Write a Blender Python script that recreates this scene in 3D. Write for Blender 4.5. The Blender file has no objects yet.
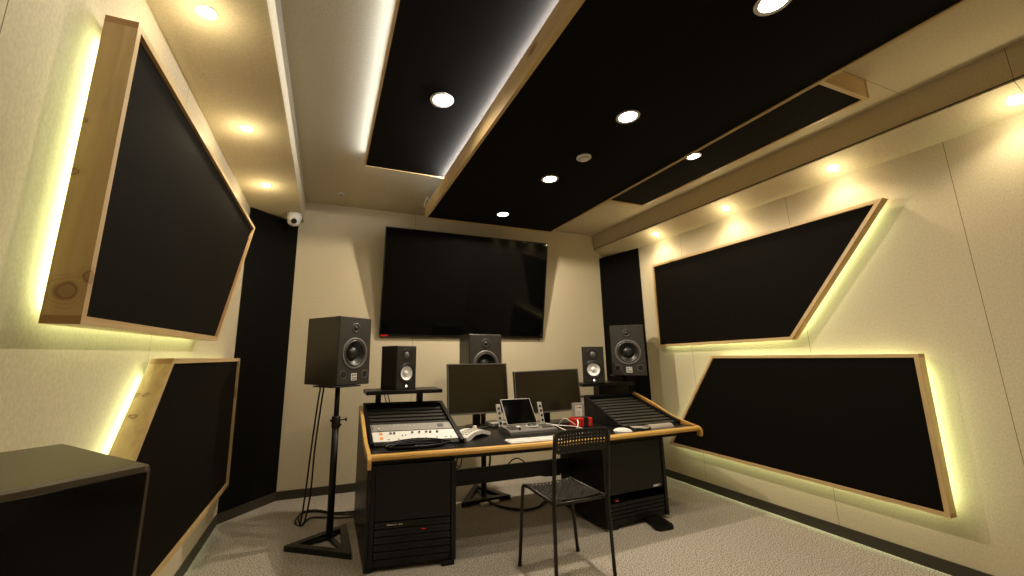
import bpy, bmesh, math, random
from mathutils import Vector, Matrix
random.seed(4)
PI = math.pi
S = bpy.context.scene
COL = S.collection

# ------------------------------------------------------------ camera, world, exposure
H = 1.45
YAW, PITCH, ROLL, FPX = math.radians(20.57), math.radians(10.99), math.radians(-0.37), 394.53
cd = bpy.data.cameras.new('camera'); cam = bpy.data.objects.new('camera', cd); COL.objects.link(cam)
f = Vector((math.sin(YAW) * math.cos(PITCH), math.cos(YAW) * math.cos(PITCH), math.sin(PITCH)))
r0 = Vector((math.cos(YAW), -math.sin(YAW), 0)); u0 = r0.cross(f)
rr = r0 * math.cos(ROLL) + u0 * math.sin(ROLL); uu = -r0 * math.sin(ROLL) + u0 * math.cos(ROLL)
m = Matrix((rr, uu, -f)).transposed().to_4x4(); m.translation = (0, 0, H)
cam.matrix_world = m
cd.sensor_width = 36; cd.lens = FPX / 1024 * 36; cd.clip_start = .02
cd.shift_x = 35.568 / 1024; cd.shift_y = -7.862 / 1024
S.camera = cam
w = bpy.data.worlds.new('world'); S.world = w; w.use_nodes = True
w.node_tree.nodes['Background'].inputs[0].default_value = (1, .85, .6, 1)
w.node_tree.nodes['Background'].inputs[1].default_value = 0.02
S.view_settings.view_transform = 'Standard'; S.view_settings.look = 'None'
S.view_settings.gamma = 1; S.view_settings.use_curve_mapping = False
S.view_settings.exposure = 0.0
S.cycles.use_denoising = True
S.cycles.max_bounces = 8; S.cycles.diffuse_bounces = 5; S.cycles.sample_clamp_indirect = 4
P_SOFFIT, P_CLOUD, P_LED = 12.0, 60.0, .15
C_SOFFIT, C_CLOUD = (1, .82, .54), (1, .86, .66)
C_LEDW, C_LEDC = (.88, 1.0, .52), (.80, .88, 1.0)

# ------------------------------------------------------------ materials
def mat(name, col, rough=.5, metal=0, emit=None, es=0, spec=.5, coat=0):
    a = bpy.data.materials.new(name); a.use_nodes = True
    b = a.node_tree.nodes['Principled BSDF']
    b.inputs['Base Color'].default_value = (*col, 1); b.inputs['Roughness'].default_value = rough
    b.inputs['Metallic'].default_value = metal; b.inputs['Specular IOR Level'].default_value = spec
    b.inputs['Coat Weight'].default_value = coat
    if emit: b.inputs['Emission Color'].default_value = (*emit, 1); b.inputs['Emission Strength'].default_value = es
    return a
def N(a, t, **k):
    n = a.node_tree.nodes.new(t)
    for x, v in k.items(): setattr(n, x, v)
    return n
def noisy(name, c1, c2, scale, rough=.8, bump=.2, dist=.004, stretch=(1, 1, 1), detail=4, lo=.3, hi=.7, spec=.3, joints=None, metal=0):
    """two-colour noise surface with bump; joints = [(axis, position), ...] thin dark panel joints in world metres"""
    a = mat(name, c1, rough, metal, spec=spec); nt = a.node_tree; L = nt.links.new; b = nt.nodes['Principled BSDF']
    tc = N(a, 'ShaderNodeTexCoord'); mp = N(a, 'ShaderNodeMapping'); mp.inputs['Scale'].default_value = stretch
    g = N(a, 'ShaderNodeNewGeometry')
    L(g.outputs['Position'] if joints is not None else tc.outputs['Object'], mp.inputs[0])
    n = N(a, 'ShaderNodeTexNoise'); n.inputs['Scale'].default_value = scale; n.inputs['Detail'].default_value = detail
    L(mp.outputs[0], n.inputs['Vector'])
    r = N(a, 'ShaderNodeValToRGB'); r.color_ramp.elements[0].position = lo; r.color_ramp.elements[1].position = hi
    r.color_ramp.elements[0].color = (*c1, 1); r.color_ramp.elements[1].color = (*c2, 1)
    L(n.outputs['Fac'], r.inputs[0]); out = r.outputs[0]
    if joints:
        sx = N(a, 'ShaderNodeSeparateXYZ'); L(g.outputs['Position'], sx.inputs[0])
        for ax, pos in joints:
            c = N(a, 'ShaderNodeMath', operation='COMPARE'); c.inputs[1].default_value = pos; c.inputs[2].default_value = .0016
            L(sx.outputs[ax], c.inputs[0])
            mx = N(a, 'ShaderNodeMix', data_type='RGBA'); L(c.outputs[0], mx.inputs['Factor']); L(out, mx.inputs['A'])
            mx.inputs['B'].default_value = (.16, .13, .08, 1); out = mx.outputs['Result']
    L(out, b.inputs['Base Color'])
    bp = N(a, 'ShaderNodeBump'); bp.inputs['Strength'].default_value = bump; bp.inputs['Distance'].default_value = dist
    L(n.outputs['Fac'], bp.inputs['Height']); L(bp.outputs[0], b.inputs['Normal'])
    return a
KNOTS = [(-.752, 1.545, 1.651, .07), (-.709, 1.545, 1.697, .045), (-.795, 1.545, 2.039, .035), (-.795, 1.545, 2.227, .028), (-.770, 2.202, 1.205, .045), (-.793, 2.268, 1.293, .028), (-.761, 2.268, 1.294, .028)]
def wood(name, c1, c2, axis=0, knots=True, rough=.45):
    a = mat(name, c1, rough); nt = a.node_tree; L = nt.links.new; b = nt.nodes['Principled BSDF']
    g = N(a, 'ShaderNodeNewGeometry'); mp = N(a, 'ShaderNodeMapping')
    sc = [9, 9, 9]; sc[axis] = .7; mp.inputs['Scale'].default_value = sc
    L(g.outputs['Position'], mp.inputs[0])
    n = N(a, 'ShaderNodeTexNoise'); n.inputs['Scale'].default_value = 2.2; n.inputs['Detail'].default_value = 5; n.inputs['Distortion'].default_value = 1.2
    L(mp.outputs[0], n.inputs['Vector'])
    r = N(a, 'ShaderNodeValToRGB'); r.color_ramp.elements[0].position = .35; r.color_ramp.elements[1].position = .7
    r.color_ramp.elements[0].color = (*c1, 1); r.color_ramp.elements[1].color = (*c2, 1)
    L(n.outputs['Fac'], r.inputs[0]); out = r.outputs[0]
    if knots:
        kn = N(a, 'ShaderNodeTexNoise'); kn.inputs['Scale'].default_value = 9; kn.inputs['Detail'].default_value = 2; L(g.outputs['Position'], kn.inputs['Vector'])
        km = N(a, 'ShaderNodeVectorMath', operation='MULTIPLY_ADD'); L(kn.outputs['Color'], km.inputs[0]); km.inputs[1].default_value = (.05, .05, .06)
        kb = N(a, 'ShaderNodeVectorMath', operation='ADD'); L(g.outputs['Position'], kb.inputs[0]); kb.inputs[1].default_value = (-.025, -.025, -.03); L(kb.outputs[0], km.inputs[2])
        mg = None
        for kx, ky, kz, kr in KNOTS:
            ds = N(a, 'ShaderNodeVectorMath', operation='DISTANCE'); L(km.outputs[0], ds.inputs[0]); ds.inputs[1].default_value = (kx, ky, kz)
            sn = N(a, 'ShaderNodeMath', operation='DIVIDE'); L(ds.outputs['Value'], sn.inputs[0]); sn.inputs[1].default_value = kr
            if mg is None: mg = sn.outputs[0]
            else:
                mn = N(a, 'ShaderNodeMath', operation='MINIMUM'); L(mg, mn.inputs[0]); L(sn.outputs[0], mn.inputs[1]); mg = mn.outputs[0]
        kk = N(a, 'ShaderNodeValToRGB'); e = kk.color_ramp.elements
        e[0].position = .0; e[0].color = (.55, .55, .55, 1); e[1].position = 1; e[1].color = (0, 0, 0, 1)
        for ps, vv in ((.30, .55), (.36, .95), (.44, .35), (.52, .05), (.60, .30), (.68, .0), (.76, .2), (.84, .0)):
            q_ = e.new(ps); q_.color = (vv, vv, vv, 1)
        L(mg, kk.inputs[0])
        mx = N(a, 'ShaderNodeMix', data_type='RGBA'); L(kk.outputs[0], mx.inputs['Factor']); L(out, mx.inputs['A'])
        mx.inputs['B'].default_value = (c2[0] * .45, c2[1] * .33, c2[2] * .28, 1); out = mx.outputs['Result']
        m2 = N(a, 'ShaderNodeMapping'); s2 = [4.2, 4.2, 4.2]; s2[axis] = 1.9; m2.inputs['Scale'].default_value = s2
        m2.inputs['Location'].default_value = (.31, .17, .43)
        L(g.outputs['Position'], m2.inputs[0])
        v = N(a, 'ShaderNodeTexVoronoi'); v.inputs['Scale'].default_value = 1.0; L(m2.outputs[0], v.inputs['Vector'])
        k = N(a, 'ShaderNodeValToRGB'); e = k.color_ramp.elements
        e[0].position = .05; e[0].color = (1, 1, 1, 1); e[1].position = .13; e[1].color = (0, 0, 0, 1)
        L(v.outputs['Distance'], k.inputs[0])
        mx = N(a, 'ShaderNodeMix', data_type='RGBA'); L(k.outputs[0], mx.inputs['Factor']); L(out, mx.inputs['A'])
        mx.inputs['B'].default_value = (c2[0] * .55, c2[1] * .42, c2[2] * .35, 1); out = mx.outputs['Result']
    sx = N(a, 'ShaderNodeSeparateXYZ'); L(g.outputs['True Normal'], sx.inputs[0])
    ab = N(a, 'ShaderNodeMath', operation='ABSOLUTE'); L(sx.outputs[axis], ab.inputs[0])
    gt = N(a, 'ShaderNodeMath', operation='GREATER_THAN'); L(ab.outputs[0], gt.inputs[0]); gt.inputs[1].default_value = .6
    mx = N(a, 'ShaderNodeMix', data_type='RGBA'); L(gt.outputs[0], mx.inputs['Factor']); L(out, mx.inputs['A'])
    mx.inputs['B'].default_value = (c2[0] * .8, c2[1] * .68, c2[2] * .6, 1)      # end grain
    L(mx.outputs['Result'], b.inputs['Base Color'])
    return a

BEIGE1, BEIGE2 = (.53, .46, .32), (.63, .55, .39)
M = {}
M['wall_r'] = noisy('wall_fabric_right', BEIGE1, BEIGE2, 110, .9, .14, .003, (1, 1, .6), joints=[(1, 1.237), (1, 2.28), (1, 3.50)])
M['wall_l'] = noisy('wall_fabric_left', BEIGE1, BEIGE2, 110, .9, .14, .003, (1, 1, .6), joints=[(1, 2.45), (1, 1.237)])
M['wall_b'] = noisy('wall_fabric_back', BEIGE1, BEIGE2, 110, .9, .14, .003, (1, 1, .6), joints=[(0, .99), (0, 2.2)])
M['ceil'] = noisy('ceiling_fabric', BEIGE1, BEIGE2, 90, .9, .3, .004, (1, 1, 1), joints=[(1, 1.30), (0, 3.9)])
M['soffit'] = noisy('soffit_fabric', BEIGE1, BEIGE2, 90, .9, .3, .004, (1, 1, 1), joints=[(1, .835), (1, -2)])
M['carpet'] = noisy('carpet', (.21, .187, .158), (.56, .505, .43), 115, 1, .04, .001, (1, 1, 1), 2, .43, .57, .1, joints=[])
M['skirt'] = mat('baseboard_dark', (.035, .028, .018), .5)
M['bfab'] = noisy('black_fabric', (.003, .0025, .0015), (.0085, .0068, .0045), 260, .7, .3, .002, spec=.05)
M['cfab'] = noisy('cloud_fabric', (.0035, .003, .0025), (.008, .007, .006), 260, .9, .2, .002, spec=.1)
M['cor'] = noisy('corner_fabric', (.003, .003, .0025), (.008, .007, .006), 260, .95, .2, .002, spec=.05)
PINE1, PINE2 = (.62, .45, .22), (.50, .33, .15)
M['pineY'] = wood('pine_y', PINE1, PINE2, 1); M['pineZ'] = wood('pine_z', PINE1, PINE2, 2); M['pineX'] = wood('pine_x', PINE1, PINE2, 0)
M['edge'] = wood('desk_edge_wood', (.72, .44, .13), (.62, .35, .09), 0, False, .3)
M['blk'] = mat('black_laminate', (.006, .0055, .005), .38, spec=.3)
M['top'] = noisy('desk_top_black', (.006, .0055, .005), (.010, .009, .008), 60, .32, .05, .001)
M['blkm'] = mat('black_metal', (.008, .0075, .0065), .42, spec=.35)
M['chair'] = mat('chair_plastic', (.012, .011, .009), .38, spec=.4)
M['panel'] = mat('blank_panel', (.009, .008, .007), .45, spec=.3)
M['slat'] = mat('vent_panel_metal', (.055, .051, .045), .38, .3)
M['hole'] = mat('recess_black', (.002, .002, .002), .8)
M['spk'] = mat('speaker_body', (.030, .024, .015), .34)
M['spkg'] = mat('gloss_brown', (.070, .050, .024), .36, spec=.4)
M['spkg2'] = mat('gloss_black', (.004, .0035, .003), .12, spec=.25)
M['spkf'] = mat('speaker_front', (.030, .026, .022), .42)
M['spks'] = mat('small_speaker_body', (.014, .013, .012), .3)
M['spksf'] = mat('small_speaker_front', (.020, .018, .015), .35)
M['cone'] = mat('cone_black', (.014, .014, .014), .35)
M['ring'] = mat('ring_metal', (.055, .05, .045), .3, .3)
M['white'] = mat('white_plastic', (.80, .78, .74), .4)
M['conew'] = mat('cone_white', (.85, .85, .84), .45)
M['grey'] = mat('light_grey', (.42, .40, .37), .4)
M['dgrey'] = mat('dark_grey', (.12, .115, .11), .4)
M['dock'] = mat('dock_grey', (.17, .16, .145), .4)
M['silver'] = mat('silver_face', (.40, .38, .35), .35, .2)
M['wface'] = mat('white_face', (.82, .82, .80), .35)
M['scr'] = mat('screen_glass', (.002, .002, .002), .05, spec=.12)
M['scrm'] = mat('screen_matte', (.020, .015, .006), .25, spec=.5)  # warm reflection of the wall is put into the base colour
M['red'] = mat('red_plastic', (.60, .02, .012), .3)
M['redl'] = mat('red_led', (.3, 0, 0), .4, emit=(1, .03, .02), es=.35)
M['orange'] = mat('orange_plastic', (.9, .35, .06), .4)
M['wled'] = mat('white_led', (1, 1, 1), .4, emit=(.9, 1, 1), es=3)
M['blue'] = mat('blue_plastic', (.03, .10, .45), .4)
M['lamp'] = mat('lamp_glow', (1, 1, 1), .4, emit=(1, .93, .75), es=28)
M['lampw'] = mat('lamp_glow_large', (1, 1, 1), .4, emit=(1, .96, .88), es=22)
M['ledw'] = mat('led_strip_wall', (1, 1, 1), .4, emit=C_LEDW, es=3)
M['ledc'] = mat('led_strip_ceiling', (1, 1, 1), .4, emit=C_LEDC, es=3)
M['leather'] = mat('grey_case', (.38, .34, .30), .45)
M['chrome'] = mat('chrome', (.6, .58, .55), .2, 1)

# ------------------------------------------------------------ mesh helpers
def BM(): return bmesh.new()
def box(b, lo, hi, bev=0, M4=None):
    lo, hi = Vector(lo), Vector(hi); c = (lo + hi) / 2; s = hi - lo
    r = bmesh.ops.create_cube(b, size=1, matrix=Matrix.Translation(c) @ Matrix.Diagonal((abs(s.x), abs(s.y), abs(s.z), 1)))
    vs = r['verts']
    if bev:
        es = list({e for v in vs for e in v.link_edges})
        rb = bmesh.ops.bevel(b, geom=vs + es, offset=bev, segments=2, profile=.5, affect='EDGES', clamp_overlap=True)
        vs = list({v for fc in rb['faces'] for v in fc.verts} | {v for v in vs if v.is_valid})
    if M4: bmesh.ops.transform(b, matrix=M4, verts=vs)
    return b
def prism(b, pts, d):
    """pts: list of 3-D points (planar), extruded by vector d"""
    d = Vector(d); a = [b.verts.new(p) for p in pts]; c = [b.verts.new(Vector(p) + d) for p in pts]
    n = len(pts); fs = [b.faces.new(a[::-1]), b.faces.new(c)]
    for i in range(n): fs.append(b.faces.new((a[i], a[(i + 1) % n], c[(i + 1) % n], c[i])))
    bmesh.ops.recalc_face_normals(b, faces=fs)
    return b
def hexa(b, q):
    """8 corners: bottom 4 (ccw) + top 4"""
    v = [b.verts.new(p) for p in q]
    fs = [b.faces.new([v[i] for i in k]) for k in ((3, 2, 1, 0), (4, 5, 6, 7), (0, 1, 5, 4), (1, 2, 6, 5), (2, 3, 7, 6), (3, 0, 4, 7))]
    bmesh.ops.recalc_face_normals(b, faces=fs); return b
def tube(b, pts, r, seg=10, cap=True, closed=False):
    pts = [Vector(p) for p in pts]; n = len(pts); rings = []; up = Vector((0.13, .21, 1)).normalized(); prev = None
    for i, p in enumerate(pts):
        if closed: t = pts[(i + 1) % n] - pts[i - 1]
        else: t = pts[min(i + 1, n - 1)] - pts[max(i - 1, 0)]
        t.normalize()
        if prev is None:
            a = t.cross(up if abs(t.dot(up)) < .95 else Vector((1, 0, 0))).normalized()
        else:
            a = (prev - t * prev.dot(t)).normalized()
        prev = a; c = t.cross(a)
        rad = r[i] if isinstance(r, (list, tuple)) else r
        rings.append([b.verts.new(p + (a * math.cos(2 * PI * k / seg) + c * math.sin(2 * PI * k / seg)) * rad) for k in range(seg)])
    for i in range(n if closed else n - 1):
        A, B = rings[i], rings[(i + 1) % n]
        for k in range(seg): b.faces.new((A[k], A[(k + 1) % seg], B[(k + 1) % seg], B[k])).smooth = True
    if cap and not closed: b.faces.new(rings[0][::-1]); b.faces.new(rings[-1])
    return b
def arc(pts, r=.03, n=4):
    """round the corners of a polyline"""
    P = [Vector(p) for p in pts]; out = [P[0]]
    for i in range(1, len(P) - 1):
        a = (P[i - 1] - P[i]); c = (P[i + 1] - P[i]); k = min(r, a.length * .45, c.length * .45)
        p0 = P[i] + a.normalized() * k; p1 = P[i] + c.normalized() * k
        for j in range(n + 1):
            t = j / n; out.append(p0 * (1 - t) ** 2 + P[i] * 2 * t * (1 - t) + p1 * t * t)
    return out + [P[-1]]
def smooth_path(pts, n=6):
    P = [Vector(p) for p in pts]; out = []
    for i in range(len(P) - 1):
        a, b_, c, d = P[max(i - 1, 0)], P[i], P[i + 1], P[min(i + 2, len(P) - 1)]
        for j in range(n):
            t = j / n
            out.append(.5 * ((2 * b_) + (c - a) * t + (2 * a - 5 * b_ + 4 * c - d) * t * t + (3 * b_ - a - 3 * c + d) * t ** 3))
    return out + [P[-1]]
def lathe(b, prof, c, axis='y', seg=32, tilt=None):
    """prof: [(radius, offset along axis)]"""
    c = Vector(c); rings = []
    for r, o in prof:
        ring = []
        for k in range(seg):
            a = 2 * PI * k / seg; x, z = r * math.cos(a), r * math.sin(a)
            p = Vector((x, o, z)) if axis == 'y' else Vector((x, z, o))
            ring.append(b.verts.new(c + p))
        rings.append(ring)
    fs = []
    for A, B in zip(rings, rings[1:]):
        for k in range(seg):
            fc = b.faces.new((A[k], A[(k + 1) % seg], B[(k + 1) % seg], B[k])); fc.smooth = True; fs.append(fc)
    bmesh.ops.recalc_face_normals(b, faces=fs)
    bmesh.ops.remove_doubles(b, verts=[v for R_ in rings for v in R_], dist=1e-6)
    return b
def obj(name, b, m_, parent=None, loc=None, off=None):
    """link the bmesh as ONE object; off: world origin to subtract when the coordinates are world ones"""
    if off is not None: bmesh.ops.translate(b, verts=b.verts, vec=-Vector(off))
    me = bpy.data.meshes.new(name); b.to_mesh(me); b.free()
    if isinstance(m_, str): m_ = M[m_]
    me.materials.append(m_)
    o = bpy.data.objects.new(name, me); COL.objects.link(o)
    if parent: o.parent = parent
    if loc is not None: o.location = loc
    return o
def thing(name, label, cat, loc=(0, 0, 0), rz=0, group=None):
    o = bpy.data.objects.new(name, None); COL.objects.link(o); o.empty_display_size = .05
    o.location = loc; o.rotation_euler = (0, 0, rz); o['label'] = label; o['category'] = cat
    if group: o['group'] = group
    return o
def tag(o, label, cat, group=None):
    o['label'] = label; o['category'] = cat
    if group: o['group'] = group
    return o
def struct(name, b, m_):
    o = obj(name, b, m_); o['kind'] = 'structure'; return o
def dup(root, loc=None, rz=None, label=None):
    r = root.copy(); COL.objects.link(r)
    if loc is not None: r.location = loc
    if rz is not None: r.rotation_euler = (0, 0, rz)
    if label: r['label'] = label
    for ch in list(root.children):
        c = ch.copy(); COL.objects.link(c); c.parent = r
        for g in list(ch.children):
            d = g.copy(); COL.objects.link(d); d.parent = c
    return r

# ------------------------------------------------------------ room shell
XL, XR, YB, YF, ZC = -.83, 4.0, 4.9, -1.9, 3.29
T = .12
struct('floor', box(BM(), (XL - T, YF - T, -T), (XR + T, YB + T, 0)), 'carpet')
struct('ceiling', box(BM(), (XL - T, YF - T, ZC), (XR + T, YB + T, ZC + T)), 'ceil')
struct('wall_left', box(BM(), (XL - T, YF, 0), (XL, YB, ZC)), 'wall_l')
struct('wall_right', box(BM(), (XR, YF, 0), (XR + T, YB, ZC)), 'wall_r')
struct('wall_back', box(BM(), (XL - T, YB, 0), (XR + T, YB + T, ZC)), 'wall_b')
struct('wall_front', box(BM(), (XL - T, YF - T, 0), (XR + T, YF, ZC)), 'wall_b')
# soffits along both side walls
struct('ceiling_soffit_left', prism(BM(), [(XL, YF, 2.985), (-.352, YF, 3.03), (-.338, YF, ZC), (XL, YF, ZC)], (0, YB - YF, 0)), 'soffit')
struct('ceiling_soffit_right', prism(BM(), [(XR, YF, 2.925), (3.79, YF, 3.06), (3.79, YF, ZC), (XR, YF, ZC)], (0, YB - YF, 0)), 'soffit')
# slim lip along a soffit edge; dark strips stand in for the grooves
struct('trim_1', prism(BM(), [(-.358, YF, 3.024), (-.346, YF, 3.024), (-.345, YF, 3.04), (-.357, YF, 3.04)], (0, YB - YF, 0)), 'soffit')
struct('trim_2', box(BM(), (3.786, YF, 3.070), (3.7905, YB, 3.078)), 'skirt')
struct('trim_3', box(BM(), (-.352, YF, 3.044), (-.3465, YB, 3.050)), 'skirt')
# baseboards
bh = .085
struct('baseboard_left', box(BM(), (XL, YF, 0), (XL + .012, 4.42, bh)), 'skirt')
struct('baseboard_right', box(BM(), (XR - .012, YF, 0), (XR, 4.2, bh)), 'skirt')
struct('baseboard_back', box(BM(), (-.40, YB - .012, 0), (3.87, YB, bh)), 'skirt')
# splayed corners
struct('baseboard_corner_left', prism(BM(), [(XL, 4.405, 0), (-.385, YB, 0), (-.40, YB, 0), (XL, 4.425, 0)], (0, 0, bh)), 'skirt')
struct('baseboard_corner_right', prism(BM(), [(XR, 4.19, 0), (3.86, YB, 0), (3.87, YB, 0), (XR, 4.21, 0)], (0, 0, bh)), 'skirt')
p = prism(BM(), [(XL + .004, 4.43, bh), (-.40, YB - .004, bh), (XL + .004, YB - .004, bh)], (0, 0, 2.99 - bh))
tag(obj('corner_acoustic_panel', p, 'cor', loc=(-.7, 4.7, 0), off=(-.7, 4.7, 0)), 'tall black fabric corner panel left of the television wall, under the dome camera', 'acoustic panel', 'black corner panels')
p = prism(BM(), [(XR - .004, 4.2, bh), (3.87, YB - .004, bh), (XR - .004, YB - .004, bh)], (0, 0, 2.93 - bh))
tag(obj('corner_acoustic_panel', p, 'cor', loc=(3.95, 4.7, 0), off=(3.95, 4.7, 0)), 'tall narrow black fabric corner panel behind the speaker at the desk\'s far end', 'acoustic panel', 'black corner panels')

# ------------------------------------------------------------ wall acoustic panels with LED glow
def inset(pts, d):
    n = len(pts); A = sum(pts[i][0] * pts[(i + 1) % n][1] - pts[(i + 1) % n][0] * pts[i][1] for i in range(n)); s = 1 if A > 0 else -1
    out = []
    for i in range(n):
        p0, p1, p2 = Vector(pts[i - 1]), Vector(pts[i]), Vector(pts[(i + 1) % n])
        e1 = (p1 - p0).normalized(); e2 = (p2 - p1).normalized()
        n1 = Vector((-e1.y, e1.x)) * s; n2 = Vector((-e2.y, e2.x)) * s
        bis = (n1 + n2); bis = bis / bis.length_squared * 2
        out.append(tuple(p1 + bis * d))
    return out
def area(name, loc, size, sy, direction, energy, col, parent=None, updir=None, spread=None):
    l = bpy.data.lights.new(name, 'AREA'); l.shape = 'RECTANGLE'; l.size = size; l.size_y = sy; l.energy = energy; l.color = col
    if spread: l.spread = spread
    o = bpy.data.objects.new(name, l); COL.objects.link(o)
    z = -Vector(direction).normalized(); x = Vector(updir).normalized(); y = z.cross(x).normalized()
    mm = Matrix((x, y, z)).transposed().to_4x4(); mm.translation = loc
    o.matrix_world = mm
    return o
def near(pts, k): return [(y * k, H + (z - H) * k) for y, z in pts]
def wall_panel(pts, xw, sgn, label, leds, dep=.112):
    """pts (y,z) outline; xw wall plane x; sgn +1 if the room is towards +x"""
    g0, fr = .034, .026
    cy = sum(p[0] for p in pts) / len(pts); cz = sum(p[1] for p in pts) / len(pts)
    O = Vector((xw, cy, cz))
    root = thing('wall_acoustic_panel', label, 'acoustic panel', O, 0, 'slanted black acoustic panels with lit edges')
    x0, x1 = xw + sgn * g0, xw + sgn * dep
    inn = inset(pts, fr); n = len(pts)
    def isect(p0, p1, q0, q1):
        p0, p1, q0, q1 = map(Vector, (p0, p1, q0, q1)); d1, d2 = p1 - p0, q1 - q0
        t_ = (q0 - p0).cross(d2) / d1.cross(d2); return tuple(p0 + d1 * t_)
    for i in range(n):
        j = (i + 1) % n; a, c, d, e = pts[i], pts[j], inn[j], inn[i]; h_ = (i - 1) % n; k_ = (j + 1) % n
        vertical = abs(c[1] - a[1]) > .35 * abs(c[0] - a[0]) and abs(c[1] - a[1]) > .3
        if vertical: a, c = isect(a, c, inn[h_], inn[i]), isect(a, c, inn[j], inn[k_])      # side boards sit between top and bottom boards
        else: e, d = isect(inn[i], inn[j], pts[h_], pts[i]), isect(inn[i], inn[j], pts[j], pts[k_])
        b = BM(); hexa(b, [(x0, *a), (x0, *c), (x0, *d), (x0, *e), (x1, *a), (x1, *c), (x1, *d), (x1, *e)])
        obj('frame_board', b, 'pineZ' if vertical else 'pineY', root, off=O)
    b = BM(); prism(b, [(x0 + sgn * .004, *q) for q in inn], (sgn * (dep - g0 - .022), 0, 0)); obj('fabric_face', b, 'bfab', root, off=O)
    st = inset(pts, .078); st2 = inset(pts, .090)
    for i in range(n):
        if i not in leds: continue
        j = (i + 1) % n
        b = BM(); xs0, xs1 = xw + sgn * .004, xw + sgn * .014
        hexa(b, [(xs0, *st[i]), (xs0, *st[j]), (xs0, *st2[j]), (xs0, *st2[i]), (xs1, *st[i]), (xs1, *st[j]), (xs1, *st2[j]), (xs1, *st2[i])])
        obj('led_strip', b, 'ledw', root, off=O)
        a, c = Vector(pts[i]), Vector(pts[j]); L = (c - a).length; mid = (a + c) / 2; t = (c - a).normalized()
        out2 = (mid - Vector((cy, cz))); nrm = Vector((-t.y, t.x)); nrm = nrm if nrm.dot(out2) > 0 else -nrm
        pos = mid - nrm * .072
        area('led_strip_light', (xw + sgn * .026, pos.x, pos.y), L - .13, .014, (-sgn * .15, nrm.x, nrm.y), P_LED * leds[i] * L * 14.0, C_LEDW, updir=(0, t.x, t.y))
    return root
wall_panel(near([(1.60, 2.668), (1.578, 1.557), (3.258, 1.572), (4.18, 2.69)], .972), XL, 1, 'upper slanted black acoustic panel in a deep pine box, on the wall above the dark foreground speaker', {0: 1.2, 1: .9, 2: .6}, .130)
wall_panel(near([(2.44, 1.452), (1.64, .385), (4.19, .378), (4.122, 1.45)], .978), XL, 1, 'lower slanted black acoustic panel behind the dark foreground speaker, beside the tall corner panel', {0: 1.3, 3: .3, 1: .3}, .126)
wall_panel([(3.88, 2.60), (3.90, 1.557), (2.35, 1.583), (1.562, 2.618)], XR, -1, 'upper slanted black acoustic panel, pointed top corner, on the wall opposite the dark foreground speaker', {1: 1.0, 2: 1.4, 0: .12})
wall_panel([(3.171, 1.445), (3.865, .415), (1.565, .392), (1.552, 1.451)], XR, -1, 'lower slanted black acoustic panel low on the wall beyond the desk\'s free end', {0: .8, 1: 1.0, 2: 1.7, 3: 1.0})

# ------------------------------------------------------------ ceiling clouds
def cloud(name, x0, y0, x1, y1, z0, z1, fr, label, led=()):
    O = Vector(((x0 + x1) / 2, (y0 + y1) / 2, z0)); root = thing(name, label, 'ceiling panel', O, 0, 'black ceiling acoustic clouds')
    for lo, hi, mm in (((x0, y0, z0), (x0 + fr, y1, z1), 'pineY'), ((x1 - fr, y0, z0), (x1, y1, z1), 'pineY'),
                       ((x0 + fr, y0, z0), (x1 - fr, y0 + fr, z1), 'pineX'), ((x0 + fr, y1 - fr, z0), (x1 - fr, y1, z1), 'pineX')):
        obj('frame_board', box(BM(), lo, hi), mm, root, off=O)
    obj('fabric_face', box(BM(), (x0 + fr, y0 + fr, z0 + .008), (x1 - fr, y1 - fr, z1 - .004)), 'cfab', root, off=O)
    return root
# slightly skewed in plan, as hung
c1 = cloud('ceiling_cloud', .957, -.5, 2.60, 4.20, 3.0, 3.15, .024, 'largest black ceiling cloud with pine edges and a row of big downlights')
c2 = cloud('ceiling_cloud', .217, -.4, 1.34, 3.50, 3.17, 3.215, .016, 'thin black ceiling cloud with one downlight, beside the pale ceiling bay')
c3 = cloud('ceiling_cloud', 2.60, 1.30, 3.339, 3.385, 3.15, 3.288, .028, 'narrow black ceiling cloud tucked against the soffit opposite the camera dome')
for (x, y0, y1, z, dirx, k) in ((.245, -.3, 3.47, 3.235, -1, 1.0),):
    b = BM(); box(b, (x + .02, y0, 3.2155), (x + .035, y1, 3.222)); obj('led_strip', b, 'ledc', c2, off=c2.location)
    area('led_strip_light', (.222, 1.6, 3.236), 3.7, .02, (-1, 0, .25), 5 * k, C_LEDC, updir=(0, 1, 0))
b = BM(); box(b, (.99, -.4, 3.1505), (1.005, 4.15, 3.157)); obj('led_strip', b, 'ledc', c1, off=c1.location)
area('led_strip_light', (.975, 1.7, 3.158), 3.6, .012, (-1, 0, .45), 40, (1, .95, .9), updir=(0, 1, 0))
b = BM(); box(b, (.35, 3.46, 3.2155), (1.0, 3.475, 3.222)); obj('led_strip', b, 'ledc', c2, off=c2.location)
area('led_strip_light', (.65, 3.495, 3.236), .7, .02, (0, 1, .2), .8, C_LEDC, updir=(1, 0, 0))

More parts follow.
